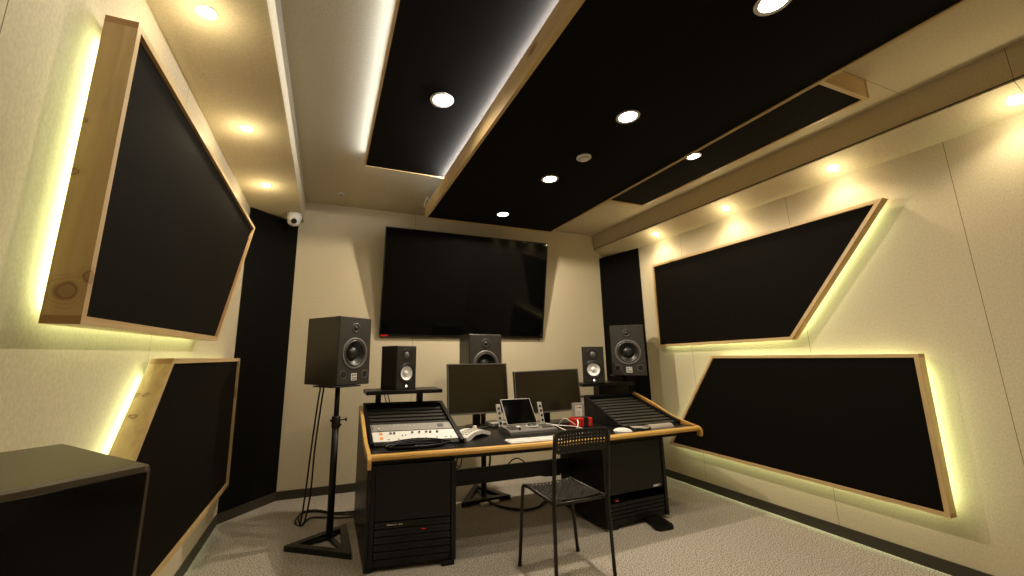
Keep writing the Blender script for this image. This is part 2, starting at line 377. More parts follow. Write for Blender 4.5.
# ------------------------------------------------------------ recessed lights
def spot(loc, energy, col, size=150, blend=.9, r=.03, aim=(0, 0, -1)):
    l = bpy.data.lights.new('downlight_beam', 'SPOT'); l.energy = energy; l.color = col; l.spot_size = math.radians(size); l.spot_blend = blend
    l.shadow_soft_size = r
    o = bpy.data.objects.new('downlight_beam', l); COL.objects.link(o); o.location = loc
    o.rotation_euler = Vector(aim).to_track_quat('-Z', 'Y').to_euler()
def add_soffit_fill(loc, e=2.0, col=(1, .84, .5)):  # added point light floating below the lens, brightens the soffit underside
    l = bpy.data.lights.new('soffit_fill', 'POINT'); l.energy = e; l.color = col; l.shadow_soft_size = .02
    o = bpy.data.objects.new('soffit_fill', l); COL.objects.link(o); o.location = loc
def downlight(loc, r, label, glow, group, tilt=0):
    t = thing('recessed_downlight', label, 'downlight', loc, 0, group); t.rotation_euler = (0, tilt, 0)
    obj('trim_ring', lathe(BM(), [(r * .98, -.001), (r * 1.28, -.004), (r * 1.32, 0), (r * 1.3, .002), (r * .98, .002)], (0, 0, 0), 'z', 24), 'white', t)
    obj('lens', lathe(BM(), [(0, -.0035), (r * .7, -.003), (r * .98, -.0015), (r * .98, .001), (0, .001)], (0, 0, 0), 'z', 24), glow, t)
    return t
G1, G2, G3 = 'small downlights in the left soffit', 'small downlights in the right soffit', 'big downlights in the black ceiling clouds'
names = ['nearest the dome camera', 'middle of three', 'above its near end']
def zl(x): return 2.985 + (x - XL) / (.478) * .045
for k, y in enumerate((3.843, 2.866, 1.87, .87, -.1)):
    x = -.608; z = zl(x)
    if k < 3: downlight((x, y, z), .034, 'warm soffit downlight over the deep pine panel box, ' + names[k], 'lamp', G1, -.09)
    if k < 3: spot((x, y, z - .02), P_SOFFIT * (1.1, .8, .34)[k], C_SOFFIT, size=135, blend=.7); add_soffit_fill((x, y, z - .12))
names = ['closest to the narrow corner panel', 'second from the narrow corner panel', 'third from the narrow corner panel', 'closest to the camera']
for k, y in enumerate((3.765, 2.80, 1.83, .87, -.1)):
    x = 3.898; z = 3.06 - (x - 3.79) * .643
    if k < 4: downlight((x, y, z), .034, 'warm soffit downlight above the pointed wall panel, ' + names[k], 'lamp', G2, math.atan(.643))
    spot((3.80, y, z - .02), P_SOFFIT * 1.25, C_SOFFIT, size=125, blend=.7); add_soffit_fill((x - .06, y, z - .11))  # last beam has no fixture: unseen lamp added for illumination
names = ['nearest the television', 'second from the television', 'third from the television', 'at the top edge of the picture']
for k, (x, y) in enumerate(((1.752, 3.81), (1.781, 2.855), (1.781, 1.861), (1.786, .935), (1.786, -.1))):
    if k < 4: downlight((x, y, 3.008), .058, 'big white downlight in the largest black ceiling cloud, ' + names[k], 'lampw', G3)
    spot((x, y, 2.985), P_CLOUD * (2.9, 1.1, .55, .2, .12)[k], C_CLOUD, size=(178, 176, 150, 140, 140)[k], blend=(.12, .2, .5, .5, .5)[k], r=.05)
downlight((.636, 2.345, 3.178), .062, 'big white downlight in the thin black ceiling cloud beside the pale ceiling bay', 'lampw', G3)
spot((.636, 2.345, 3.155), P_CLOUD * .25, C_CLOUD, size=168, blend=.5, r=.05)
downlight((2.90, 2.31, 3.158), .048, 'white downlight in the narrow black ceiling cloud, half hidden by the larger cloud', 'lampw', G3)
spot((2.90, 2.31, 3.135), P_CLOUD * .6, C_CLOUD, r=.05)

# smoke detector, sprinkler, dome camera, hanging cable
t = thing('smoke_detector', 'round white smoke detector on the largest black ceiling cloud', 'smoke detector', (1.82, 2.405, 3.006))
obj('base', lathe(BM(), [(0, 0), (.055, 0), (.058, -.006), (.058, -.014), (.052, -.017), (0, -.017)], (0, 0, 0), 'z', 32), 'white', t)
obj('sensor_cap', lathe(BM(), [(0, -.017), (.040, -.017), (.038, -.028), (.022, -.036), (0, -.037)], (0, 0, 0), 'z', 32), 'white', t)
b = BM()
for k in range(16):
    a = 2 * PI * k / 16; box(b, (.0385, -.003, -.027), (.0405, .003, -.019), M4=Matrix.Rotation(a, 4, 'Z'))
obj('vent_slots', b, 'dgrey', t)
t = thing('sprinkler', 'small white sprinkler cap on the pale ceiling near the dome camera', 'sprinkler', (.048, 4.50, ZC))
obj('plate', lathe(BM(), [(0, 0), (.036, 0), (.034, -.006), (.014, -.009), (0, -.009)], (0, 0, 0), 'z', 24), 'white', t)
obj('nozzle', lathe(BM(), [(0, -.009), (.011, -.009), (.009, -.022), (.016, -.024), (0, -.026)], (0, 0, 0), 'z', 16), 'chrome', t)
t = thing('dome_camera', 'white dome security camera with black lens at the top of the tall corner panel', 'security camera', (-.425, 4.60, 3.018))
obj('mount', lathe(BM(), [(0, 0), (.078, 0), (.078, -.05), (.074, -.068), (0, -.068)], (0, 0, 0), 'z', 32), 'white', t)
b = lathe(BM(), [(.072, -.068), (.070, -.092), (.058, -.118), (.034, -.134), (0, -.138)], (0, 0, 0), 'z', 32); obj('ball', b, 'white', t)
d = Vector((.42, -4.6, -1.3)).normalized()
b = BM(); lathe(b, [(0, 0), (.030, 0), (.030, -.006), (.024, -.010), (0, -.010)], (0, 0, 0), 'z', 24)
q = (d).to_track_quat('-Z', 'Y').to_matrix().to_4x4()
bmesh.ops.transform(b, matrix=Matrix.Translation(Vector((0, 0, -.083)) + d * .060) @ q, verts=b.verts)
obj('camera_lens', b, 'hole', t)
b = BM(); tube(b, smooth_path([(.955, 4.25, 3.15), (.965, 4.262, 3.20), (.985, 4.27, 3.26), (1.005, 4.28, 3.275), (1.02, 4.285, 3.25), (1.025, 4.285, 3.21), (1.03, 4.285, 3.16)]), .006, 8)
tube(b, [(.992, 4.27, 3.27), (.995, 4.27, ZC)], .008, 8)
tag(obj('hanging_cable', b, 'white', loc=(.99, 4.27, 3.28), off=(.99, 4.27, 3.28)), 'short white cable loop hanging from the ceiling at the corner of the largest cloud', 'cable')

# ------------------------------------------------------------ television
th = math.atan2(.24, 1.30)
tv = thing('television', 'large black flat television tilted forward, mounted on the back wall', 'television', (1.69, 4.86, 1.70))
tv.rotation_euler = (math.atan2(.24, 1.29), 0, 0)
W2, HH = 1.113, 1.318
obj('casing', box(BM(), (-W2, 0, 0), (W2, .035, HH), .006), 'blkm', tv)
b = BM(); fw = .012
for lo, hi in (((-W2, -.004, 0), (W2, 0.001, .022)), ((-W2, -.004, HH - fw), (W2, .001, HH)), ((-W2, -.004, .022), (-W2 + fw, .001, HH - fw)), ((W2 - fw, -.004, .022), (W2, .001, HH - fw))): box(b, lo, hi)
obj('bezel', b, 'blk', tv)
obj('screen', box(BM(), (-W2 + fw, -.002, .022), (W2 - fw, .001, HH - fw)), 'scr', tv)
s = obj('sticker', box(BM(), (-W2 + .01, -.006, .003), (-W2 + .105, -.003, .019)), 'red', tv); s['label'] = 'red sticker'
obj('name_plate', box(BM(), (-.06, -.006, .004), (.06, -.003, .016)), 'dgrey', tv)
b = BM(); tube(b, smooth_path([(W2 - .02, .02, .1), (W2 - .03, -.006, .05), (W2 - .05, -.006, .02), (W2 - .06, .01, -.03), (W2 - .05, .02, -.05)]), .004, 6); obj('cord', b, 'blkm', tv)
obj('wall_bracket', box(BM(), (-.25, .03, .55), (.25, .10, .85), .004), 'blkm', tv)

# ------------------------------------------------------------ speakers
def baffle(w, h, y0, y1, hz, hr, ch=.004):
    """front shell w x h between y0 (front) and y1, with a round opening of radius hr at height hz"""
    b = BM(); W_, T_, B_ = w / 2 - ch, h - ch, ch
    ang = sorted([2 * PI * k / 32 for k in range(32)] + [math.atan2(zc - hz, xc) % (2 * PI) for xc in (-W_, W_) for zc in (T_, B_)])
    rings = [[], [], [], [], []]
    for a in ang:
        c, s_ = math.cos(a), math.sin(a)
        t_ = min(W_ / abs(c) if abs(c) > 1e-6 else 9, (T_ - hz) / s_ if s_ > 1e-6 else 9, (B_ - hz) / s_ if s_ < -1e-6 else 9)
        x, z = c * t_, hz + s_ * t_; X = x * (w / 2) / W_; Z_ = h if z > T_ - 1e-5 else (0 if z < B_ + 1e-5 else z)
        if abs(x) < W_ - 1e-5: X = x
        rings[0].append(b.verts.new((hr * c, y1, hz + hr * s_))); rings[1].append(b.verts.new((hr * c, y0, hz + hr * s_)))
        rings[2].append(b.verts.new((x, y0, z))); rings[3].append(b.verts.new((X, y0 + ch, Z_))); rings[4].append(b.verts.new((X, y1, Z_)))
    n = len(ang); fs = []
    for A, B in zip(rings, rings[1:]):
        for k in range(n): fs.append(b.faces.new((A[k], A[(k + 1) % n], B[(k + 1) % n], B[k])))
    bmesh.ops.recalc_face_normals(b, faces=fs)
    return b
def spkr_big(label, loc, rz, w=.365, d=.42, h=.60):
    t = thing('studio_monitor', label, 'speaker', loc, rz, 'large two-way studio monitor speakers')
    wz, wr = h * .46, w * .355
    obj('cabinet', box(BM(), (-w / 2, .045, 0), (w / 2, d, h), .004), 'spk', t)
    obj('front_baffle', baffle(w, h, -.008, .05, wz, wr * .95, .006), 'spkf', t)
    b = lathe(BM(), [(wr * 1.10, -.007), (wr * 1.09, -.013), (wr * .96, -.015), (wr * .93, -.009)], (0, 0, wz)); wo = obj('woofer', b, 'dgrey', t)
    obj('surround', lathe(BM(), [(wr * .94, -.009), (wr * .88, -.018), (wr * .80, -.016), (wr * .77, -.009)], (0, 0, wz)), 'ring', wo)
    obj('cone', lathe(BM(), [(wr * .95, -.006), (wr * .80, -.008), (wr * .75, -.004), (wr * .48, .030), (wr * .40, .034)], (0, 0, wz)), 'cone', wo)
    obj('dust_cap', lathe(BM(), [(wr * .48, .026), (wr * .40, .010), (wr * .22, -.001), (0, -.005)], (0, 0, wz)), 'cone', wo)
    tz = h * .835
    b = lathe(BM(), [(w * .135, -.008), (w * .13, -.0105), (w * .075, -.0105), (w * .065, -.006)], (0, 0, tz)); tw = obj('tweeter', b, 'spkf', t)
    obj('dome', lathe(BM(), [(w * .072, -.009), (w * .05, -.0095), (w * .045, -.014), (w * .02, -.020), (0, -.021)], (0, 0, tz)), 'cone', tw)
    b = BM(); lathe(b, [(w * .055, -.0105), (w * .058, -.0125), (w * .048, -.0125)], (0, 0, tz)); obj('dome_ring', b, 'ring', tw)
    for sx in (-1, 1):
        pt = obj('bass_port', lathe(BM(), [(w * .10, -.0078), (w * .098, -.012), (w * .086, -.0125), (w * .082, -.0085)], (sx * w * .33, 0, h * .15)), 'dgrey', t)
        obj('port_opening', lathe(BM(), [(w * .088, -.0088), (w * .07, -.0092), (0, -.0092)], (sx * w * .33, 0, h * .15)), 'hole', pt)
    # badge: white square with dark letter-like marks
    bz = h * .115; s_ = w * .085
    bd = obj('badge', box(BM(), (-s_, -.0105, bz - s_), (s_, -.007, bz + s_), .001), 'white', t)
    b = BM(); k = s_
    for lo, hi in (((-.75, .15), (-.15, .38)), ((-.75, .38), (-.55, .8)), ((-.35, .38), (-.15, .8)), ((.15, .55), (.8, .8)), ((.15, .15), (.35, .55)), ((.5, .15), (.8, .35)), ((-.8, -.75), (.8, -.55)), ((-.8, -.35), (.8, -.15))):
        box(b, (lo[0] * k, -.0115, bz + lo[1] * k), (hi[0] * k, -.0104, bz + hi[1] * k))
    obj('badge_mark', b, 'cone', bd)
    return t
def spkr_small(label, loc, rz, w=.23, d=.27, h=.412):
    t = thing('white_cone_monitor', label, 'speaker', loc, rz, 'small studio monitors with white cones')
    wz, wr = h * .37, w * .36
    obj('cabinet', box(BM(), (-w / 2, .030, 0), (w / 2, d, h), .003), 'spks', t)
    obj('front_baffle', baffle(w, h, -.007, .034, wz, wr * 1.01, .005), 'spksf', t)
    wo = obj('woofer', lathe(BM(), [(wr * 1.17, -.006), (wr * 1.15, -.012), (wr * 1.02, -.014), (wr, -.010)], (0, 0, wz)), 'cone', t)
    obj('surround', lathe(BM(), [(wr * 1.01, -.010), (wr * .93, -.017), (wr * .82, -.010)], (0, 0, wz)), 'cone', wo)
    obj('cone', lathe(BM(), [(wr * 1.0, -.004), (wr * .86, -.007), (wr * .83, -.005), (wr * .34, .018), (wr * .30, .018)], (0, 0, wz)), 'conew', wo)
    obj('dust_cap', lathe(BM(), [(wr * .34, .011), (wr * .26, .000), (wr * .12, -.005), (0, -.007)], (0, 0, wz)), 'conew', wo)
    tz = h * .79
    tw = obj('tweeter', lathe(BM(), [(w * .27, -.0068), (w * .25, -.009), (w * .14, -.0075), (w * .10, -.002)], (0, 0, tz)), 'spks', t)
    obj('dome', lathe(BM(), [(w * .13, -.006), (w * .10, -.010), (w * .05, -.016), (0, -.017)], (0, 0, tz)), 'dgrey', tw)
    # lit emblem: three crossed tuning-fork lines in a ring
    b = BM(); ez = h * .075
    for k in range(3):
        box(b, (-.0012, -.0085, .001), (.0012, -.0065, .009), M4=Matrix.Translation((0, 0, ez)) @ Matrix.Rotation(2 * PI * k / 3, 4, 'Y'))
    tube(b, [(0.0095 * math.cos(a / 12 * 2 * PI), -.0075, ez + .0095 * math.sin(a / 12 * 2 * PI)) for a in range(12)], .0012, 6, closed=True)
    obj('lit_emblem', b, 'wled', t)
    obj('rear_panel', box(BM(), (-w / 2 + .02, d - .001, .03), (w / 2 - .02, d + .012, h - .05), .004), 'dgrey', t)
    return t
def loc_front(x, y, rz): return (x, y)
spkr_big('large speaker on the pole stand at the left end of the desk', (.234, 3.738, 1.215), .639, .36, .44, .592)
spkr_small('white-cone speaker on the shelf beside the large speaker on the pole stand', (.731, 3.889, 1.149), .42, .225, .27, .410)
spkr_small('white-cone speaker on the shelf over the empty vented rack', (2.884, 3.878, 1.149), -.62, .242, .22, .408)
spkr_big('large speaker in front of the narrow black corner panel', (3.415, 3.90, 1.216), -.70, .385, .36, .603)
spkr_big('large speaker behind the two computer monitors, under the television', (1.623, 4.055, 1.09), .072, .391, .276, .60)

# pole stands with triangular bases
def stand(label, px, py, tri, ztop, plate, rz):
    t = thing('speaker_stand', label, 'speaker stand', (px, py, 0), 0, 'black pole speaker stands')
    O = (px, py, 0); c = Vector((sum(p[0] for p in tri) / 3, sum(p[1] for p in tri) / 3))
    b = BM(); inn = inset([tuple(p) for p in tri], .055)
    for i in range(3):
        j = (i + 1) % 3
        hexa(b, [(*tri[i], 0), (*tri[j], 0), (*inn[j], 0), (*inn[i], 0), (*tri[i], .04), (*tri[j], .04), (*inn[j], .04), (*inn[i], .04)])
    obj('base', b, 'blkm', t, off=O)
    b = BM(); 
    for v in tri:
        dv = Vector((v[0] - px, v[1] - py)); n_ = Vector((-dv.y, dv.x)).normalized() * .018; e_ = dv * .86
        hexa(b, [(px - n_.x, py - n_.y, .008), (px + e_.x - n_.x, py + e_.y - n_.y, .008), (px + e_.x + n_.x, py + e_.y + n_.y, .008), (px + n_.x, py + n_.y, .008),
                 (px - n_.x, py - n_.y, .026), (px + e_.x - n_.x, py + e_.y - n_.y, .026), (px + e_.x + n_.x, py + e_.y + n_.y, .026), (px + n_.x, py + n_.y, .026)])
    obj('base_brace', b, 'blkm', t, off=O)
    obj('lower_tube', tube(BM(), [(0, 0, .02), (0, 0, .93)], .028, 20), 'blkm', t)
    obj('upper_tube', tube(BM(), [(0, 0, .9), (0, 0, ztop - .012)], .021, 20), 'blkm', t)
    cl = obj('clamp_collar', tube(BM(), [(0, 0, .86), (0, 0, .875), (0, 0, .95), (0, 0, .96)], [.032, .036, .036, .030], 20), 'blkm', t)
    b = BM(); tube(b, [(.03, -.01, .925), (.085, -.02, .93)], .006, 8); tube(b, [(.075, -.018, .93), (.088, -.02, .93)], [.016, .016], 12); tube(b, [(-.03, 0, .92), (-.048, 0, .925)], [.012, .010], 10); tube(b, [(.03, 0, .885), (.046, 0, .885)], [.010, .008], 10)
    obj('clamp_knob', b, 'blkm', cl)
    b = BM(); box(b, (-.14, -.13, ztop - .012), (.14, .16, ztop), .002, Matrix.Rotation(rz, 4, 'Z')); obj('top_plate', b, 'blkm', t)
    return t
stand('black pole stand with triangular base, in front of the back wall beside the desk', .112, 3.745, [(-.215, 3.655), (.262, 3.335), (.252, 3.925)], 1.214, 0, .6)
stand('black pole stand seen under the desk, carrying the speaker under the television', 1.63, 4.16, [(1.335, 4.02), (1.88, 4.045), (1.66, 4.53)], 1.088, 0, .05)
stand('black pole stand hidden behind the vented rack, below the speaker at the narrow corner panel', 3.52, 4.12, [(3.24, 4.06), (3.74, 4.09), (3.50, 4.52)], 1.214, 0, -.5)

# foreground speaker cabinet, close to the camera
t = thing('foreground_speaker', 'dark brown speaker cabinet with rounded edges, very close at the picture\'s lower corner', 'speaker', (-.412, .866, 0), .722)
obj('cabinet', box(BM(), (-.155, -.006, .62), (.155, .405, 1.257), .014), 'spkg', t)
obj('front_baffle', box(BM(), (-.144, -.009, .632), (.144, -.004, 1.244), .002), 'spkg2', t)
t2 = thing('speaker_stand', 'black pole stand under the dark foreground speaker, below the picture', 'speaker stand', (-.412, .866, 0), .722, 'black pole speaker stands')
obj('top_plate', box(BM(), (-.13, .06, .605), (.13, .34, .619), .002), 'blkm', t2)
obj('pole', tube(BM(), [(0, .2, .02), (0, .2, .606)], .028, 20), 'blkm', t2)
obj('base', box(BM(), (-.17, .03, 0), (.17, .37, .025), .003), 'blkm', t2)

# ------------------------------------------------------------ desk
D = thing('studio_desk', 'wide black studio desk with pine edge, two sloped racks and two equipment cabinets', 'desk', (1.9, 3.5, 0))
DO = (1.9, 3.5, 0)
fe = [(.345, 3.078), (.694, 3.055), (1.153, 3.017), (1.76, 2.995), (2.391, 3.022), (2.914, 3.048), (3.505, 3.075)]
feS = [tuple(v) for v in smooth_path([(x, y, 0) for x, y in fe], 5)]
b = BM(); pts = [(x, y + .012, .722) for x, y, _ in feS] + [(3.50, 4.02, .722), (2.55, 4.02, .722), (2.45, 4.03, .722), (1.12, 4.03, .722), (1.10, 4.08, .722), (.345, 4.08, .722)]
prism(b, pts, (0, 0, .036)); obj('desktop', b, 'top', D, off=DO)
# pine bullnose along the front edge
b = BM(); prof = [(0.018, .0), (-.004, .002), (-.012, .010), (-.013, .026), (-.006, .038), (.006, .0415), (.030, .0415), (.030, .036), (.0185, .036)]
rings = []
for x, y, _ in feS: rings.append([b.verts.new((x, y + py_, .72 + pz_)) for py_, pz_ in prof])
for A, B in zip(rings, rings[1:]):
    for k in range(len(prof)): b.faces.new((A[k], A[(k + 1) % len(prof)], B[(k + 1) % len(prof)], B[k]))
b.faces.new(rings[0]); b.faces.new(rings[-1][::-1]); bmesh.ops.recalc_face_normals(b, faces=b.faces)
obj('front_edge', b, 'edge', D, off=DO)['label'] = 'rounded pine front edge'
# black apron under the edge
b = BM(); pts = [(x, y + .03, .69) for x, y, _ in feS] + [(3.47, 3.5, .69), (.36, 3.5, .69)]; prism(b, pts, (0, 0, .031)); obj('underframe', b, 'blk', D, off=DO)
# side trims: sloping pine bands that follow the rack sides and turn down at the front
def side_trim(x0, x1, yb, zb, yk, zk, yf, name='side_trim'):
    path = smooth_path([(0, yb, zb), (0, (yb + yk) / 2, (zb + zk) / 2 + .012), (0, yk, zk), (0, yf + .09, .768), (0, yf + .012, .757), (0, yf - .018, .725), (0, yf - .012, .672)], 5)
    b = BM(); R_ = []
    n = len(path)
    for i, p_ in enumerate(path):
        tt = (path[min(i + 1, n - 1)] - path[max(i - 1, 0)]).normalized(); nn = Vector((0, -tt.z, tt.y)); nn = nn if nn.z > 0 or (abs(nn.z) < .3 and nn.y < 0) else -nn
        if i > n * .72 and nn.y > 0: nn = -nn
        th_ = .048 if i < n * .6 else .040
        a = p_ + nn * .006; c = p_ - nn * th_
        R_.append([b.verts.new((x0, a.y, a.z)), b.verts.new((x1, a.y, a.z)), b.verts.new((x1, c.y, c.z)), b.verts.new((x0, c.y, c.z))])
    for A, B in zip(R_, R_[1:]):
        for k in range(4): b.faces.new((A[k], A[(k + 1) % 4], B[(k + 1) % 4], B[k]))
    b.faces.new(R_[0][::-1]); b.faces.new(R_[-1]); bmesh.ops.recalc_face_normals(b, faces=b.faces)
    o = obj(name, b, 'edge', D, off=DO); o['label'] = 'curved pine side trim'
side_trim(.318, .345, 4.0, 1.0, 3.38, .80, 3.07)
side_trim(3.484, 3.510, 3.95, 1.018, 3.40, .822, 3.075)
# side boards under the trims
for x0, x1, yb, zb in ((.322, .343, 4.04, .985), (3.490, 3.508, 3.95, .97)):
    b = BM(); prism(b, [(x0, 3.10, .70), (x0, yb, .70 if x0 > 1 else .02), (x0, yb, zb - .03), (x0, 3.42, .765), (x0, 3.12, .73)] if x0 > 1 else
                    [(x0, 3.07, .02), (x0, yb, .02), (x0, yb, zb - .03), (x0, 3.42, .76), (x0, 3.12, .73), (x0, 3.07, .68)], (x1 - x0, 0, 0)); obj('side_board', b, 'blk', D, off=DO)

# sloped rack housings; local frame u (along), v (up the slope), n (out of the face)
class Fr:
    def __init__(s, L0, R0, L1, R1):
        s.q = [Vector(p) for p in (L0, R0, L1, R1)]; s.n = (s.q[1] - s.q[0]).cross(s.q[2] - s.q[0]).normalized()
        if s.n.z < 0: s.n = -s.n
    def P(s, u, v, h=0):
        a = s.q[0].lerp(s.q[1], u); c = s.q[2].lerp(s.q[3], u); return a.lerp(c, v) + s.n * h
    def slab(s, b, u0, u1, v0, v1, h0, h1):
        hexa(b, [s.P(u0, v0, h0), s.P(u1, v0, h0), s.P(u1, v1, h0), s.P(u0, v1, h0), s.P(u0, v0, h1), s.P(u1, v0, h1), s.P(u1, v1, h1), s.P(u0, v1, h1)]); return b
FL_ = Fr((.366, 3.345, .775), (1.095, 3.262, .775), (.358, 4.0, 1.0), (1.089, 3.906, 1.0))
FR_ = Fr((2.700, 3.285, .775), (3.47, 3.30, .775), (2.690, 3.80, 1.0), (3.43, 3.93, .99))
def rack(F, name, v_slats, u0=.03, u1=.97):
    h = obj(name, F.slab(F.slab(F.slab(F.slab(BM(), -.005, u0, -.02, 1.02, -.02, .022), u1, 1.012, -.02, 1.02, -.02, .022), -.005, 1.012, .965, 1.03, -.02, .022), u0, u1, -.02, .965, -.045, -.03), 'blk', D, off=DO)
    for v0, v1 in v_slats:
        o = obj('vent_panel', F.slab(F.slab(BM(), u0 + .004, u1 - .004, v0, v0 + (v1 - v0) * .55, -.012, -.004), u0 + .004, u1 - .004, v0 + (v1 - v0) * .55, v1 - .004, -.024, -.016), 'slat', h, off=DO)
        b = BM()
        for uu_ in (.02, .98):
            for vv in (.25,):
                p_ = F.P(u0 + (u1 - u0) * uu_, v0 + (v1 - v0) * vv, -.003); tube(b, [p_ - F.n * .002, p_ + F.n * .003], .006, 8)
        obj('screw', b, 'ring', o, off=DO)
    # legs of the housing: back and side faces down to the desktop
    b = BM()
    for u in (-.005, .985):
        q0, q1 = F.P(u, 0, -.02), F.P(u, 1.02, -.02); w_ = (F.P(u + .025, 0) - F.P(u, 0))
        pts = [q0, q1, Vector((q1.x, q1.y, .76)), Vector((q0.x, q0.y, .76))]
        if q0.z < .77: pts = [q0 + Vector((0, 0, .01)), q1, Vector((q1.x, q1.y, .76))]
        prism(b, pts, w_)
    a0, a1 = F.P(0, 1.0, -.02), F.P(1, 1.0, -.02); prism(b, [a0, a1, Vector((a1.x, a1.y, .76)), Vector((a0.x, a0.y, .76))], (0, .015, 0))
    obj('housing_wall', b, 'blk', h, off=DO)
    return h
rack(FL_, 'rack_frame', [(.475 + i * .097, .475 + (i + 1) * .097) for i in range(5)])
rack(FR_, 'rack_frame', [(.02 + i * .0945, .02 + (i + 1) * .0945) for i in range(10)])
# equipment in the sloped rack
g = 'rack units in the sloped rack'
O = FL_.P(.5, .35); t = thing('rack_processor', 'grey rack unit with small buttons, just below the vent slats of the sloped rack', 'rack unit', O, 0, g)
obj('face_plate', FL_.slab(BM(), .035, .965, .30, .455, -.008, .004), 'silver', t, off=O)
obj('chassis', FL_.slab(BM(), .06, .94, .31, .445, -.028, -.0085), 'blkm', t, off=O)
obj('power_key', FL_.slab(BM(), .045, .055, .33, .42, .004, .008), 'dgrey', t, off=O); obj('display', FL_.slab(BM(), .80, .87, .34, .42, .004, .005), 'dgrey', t, off=O)
b = BM()
for k in range(6): p_ = FL_.P(.25 + k * .045 + (.05 if k > 2 else 0), .40, .004); tube(b, [p_, p_ + FL_.n * .004], .006, 8)
p_ = FL_.P(.12, .33, .004); tube(b, [p_, p_ + FL_.n * .012], [.011, .009], 12)
obj('button', b, 'white', t, off=O)
O = FL_.P(.5, .15); t = thing('rack_preamp', 'white-faced rack unit with a row of black knobs and orange squares', 'rack unit', O, 0, g)
obj('face_plate', FL_.slab(BM(), .035, .965, .055, .275, -.008, .005), 'wface', t, off=O)
obj('chassis', FL_.slab(BM(), .06, .94, .06, .27, -.028, -.0085), 'blkm', t, off=O)
for u in (.235, .275, .36, .395, .475, .555, .635, .68, .76):
    small = u in (.36, .395); p_ = FL_.P(u, .215 if not small else .17, .005)
    k_ = obj('knob', tube(BM(), [p_, p_ + FL_.n * (.012 if not small else .006)], [.012 if not small else .006, .009 if not small else .005], 14), 'chrome' if int(u * 1000) % 2 else 'dgrey', t, off=O)
for v in (.10, .20):
    o = obj('lit_square', FL_.slab(BM(), .11, .145, v, v + .05, .005, .0075), 'orange', t, off=O)
b = BM()
for u in (.19, .30, .44, .52, .60, .72, .82, .88): FL_.slab(b, u, u + .02, .085, .105, .005, .0056)
obj('printed_marks', b, 'dgrey', t, off=O)
obj('blank_panel', FL_.slab(BM(), .03, .97, -.01, .05, -.012, -.002), 'panel', D, off=DO)

# cabinets under the desk
def cabinet(p0, p1, depth, label, split, led_u, n_units, first_v, top_marks, open_gap):
    p0, p1 = Vector((*p0, 0)), Vector((*p1, 0)); u = (p1 - p0); Wd = u.length; u.normalize(); v = Vector((-u.y, u.x, 0))
    if v.y < 0: v = -v
    T4 = Matrix((u, v, Vector((0, 0, 1)))).transposed().to_4x4(); T4.translation = p0
    def B(lo, hi, bev=0, b=None): return box(b if b is not None else BM(), lo, hi, bev, T4)
    zt = .689
    c = obj('cabinet', B((0, 0, .03), (.036, depth, zt), .004), 'blk', D, off=DO)
    B_ = BM(); B((Wd - .036, 0, .03), (Wd, depth, zt), .004, B_); obj('side_panel', B_, 'blk', c, off=DO)
    obj('back_panel', B((.036, depth - .02, .05), (Wd - .036, depth, zt)), 'blk', c, off=DO)
    obj('bottom_rail', B((.036, .015, .03), (Wd - .036, depth - .02, .075)), 'blk', c, off=DO)
    fp = obj('front_panel', B((.037, .010, split), (Wd - .037, .028, zt - .002), .003), 'panel', c, off=DO)
    return c, B, Wd, T4, zt, fp
cL, BL_, WL, TL4, zt, _ = cabinet((.345, 3.085), (.955, 3.0), .92, '', .318, 0, 5, 0, True, 0)
cR, BR_, WR, TR4, zt, fpR = cabinet((2.285, 3.02), (3.02, 3.07), .62, '', .272, 0, 4, 0, False, .07)
o = obj('label_sticker', BR_((WR - .165, .006, .283), (WR - .075, .0105, .297)), 'white', fpR, off=DO); o['label'] = 'small white sticker'
b = BM(); box(b, (WR - .105, .005, .284), (WR - .078, .0098, .296), 0, TR4); obj('sticker_print', b, 'dgrey', fpR, off=DO)
def units(B, Wd, T4, z0, z1, n, where, extra):
    hgt = (z1 - z0) / n
    for k in range(n):
        a = z1 - (k + 1) * hgt + .003; c = z1 - k * hgt - .003
        O = T4 @ Vector((Wd / 2, .02, a))
        order = ['topmost', 'second', 'third', 'fourth', 'lowest'] if n == 5 else ['topmost', 'second', 'third', 'lowest']
        t = thing('rack_unit', f'black rack unit in the cabinet {where}, {order[k]} of the {("five" if n == 5 else "four")}', 'rack unit', O, 0, 'black rack units ' + where)
        obj('face_plate', B((.04, .012, a), (Wd - .04, .022, c), .001), 'panel', t, off=O)
        obj('chassis', B((.06, .0225, a + .004), (Wd - .06, .40, c - .004)), 'blkm', t, off=O)
        mz = (a + c) / 2
        for j in range(6):
            x = .15 + j * (Wd - .3) / 5.6; obj('vent_slot', B((x, .009, mz - hgt * .2), (x + .045, .0125, mz + hgt * .2)), 'hole', t, off=O)
        b = BM()
        for x in (.052, Wd - .052):
            for zz in (a + .01, c - .01): tube(b, [T4 @ Vector((x, .013, zz)), T4 @ Vector((x, .008, zz))], .0045, 8)
        obj('screw', b, 'ring', t, off=O)
        if extra == 'L' and k == 0:
            b = BM()
            for j, (x, ww) in enumerate(((.125, .05), (.18, .014), (.205, .03))): box(b, (x, .008, mz - .002), (x + ww, .0122, mz + .006), 0, T4)
            obj('printed_text', b, 'grey', t, off=O)
        if (extra == 'L' and k == 1):
            obj('red_indicator', B((Wd * .60, .007, mz + .004), (Wd * .60 + .028, .012, mz + .008)), 'redl', t, off=O)
units(BL_, WL, TL4, .078, .314, 5, 'left of the chair', 'L')
units(BR_, WR, TR4, .078, .205, 4, 'right of the chair', 'R')
O = TR4 @ Vector((.15, .03, .207)); t = thing('power_switch', 'black box with red light inside the cabinet right of the chair', 'switch', O)
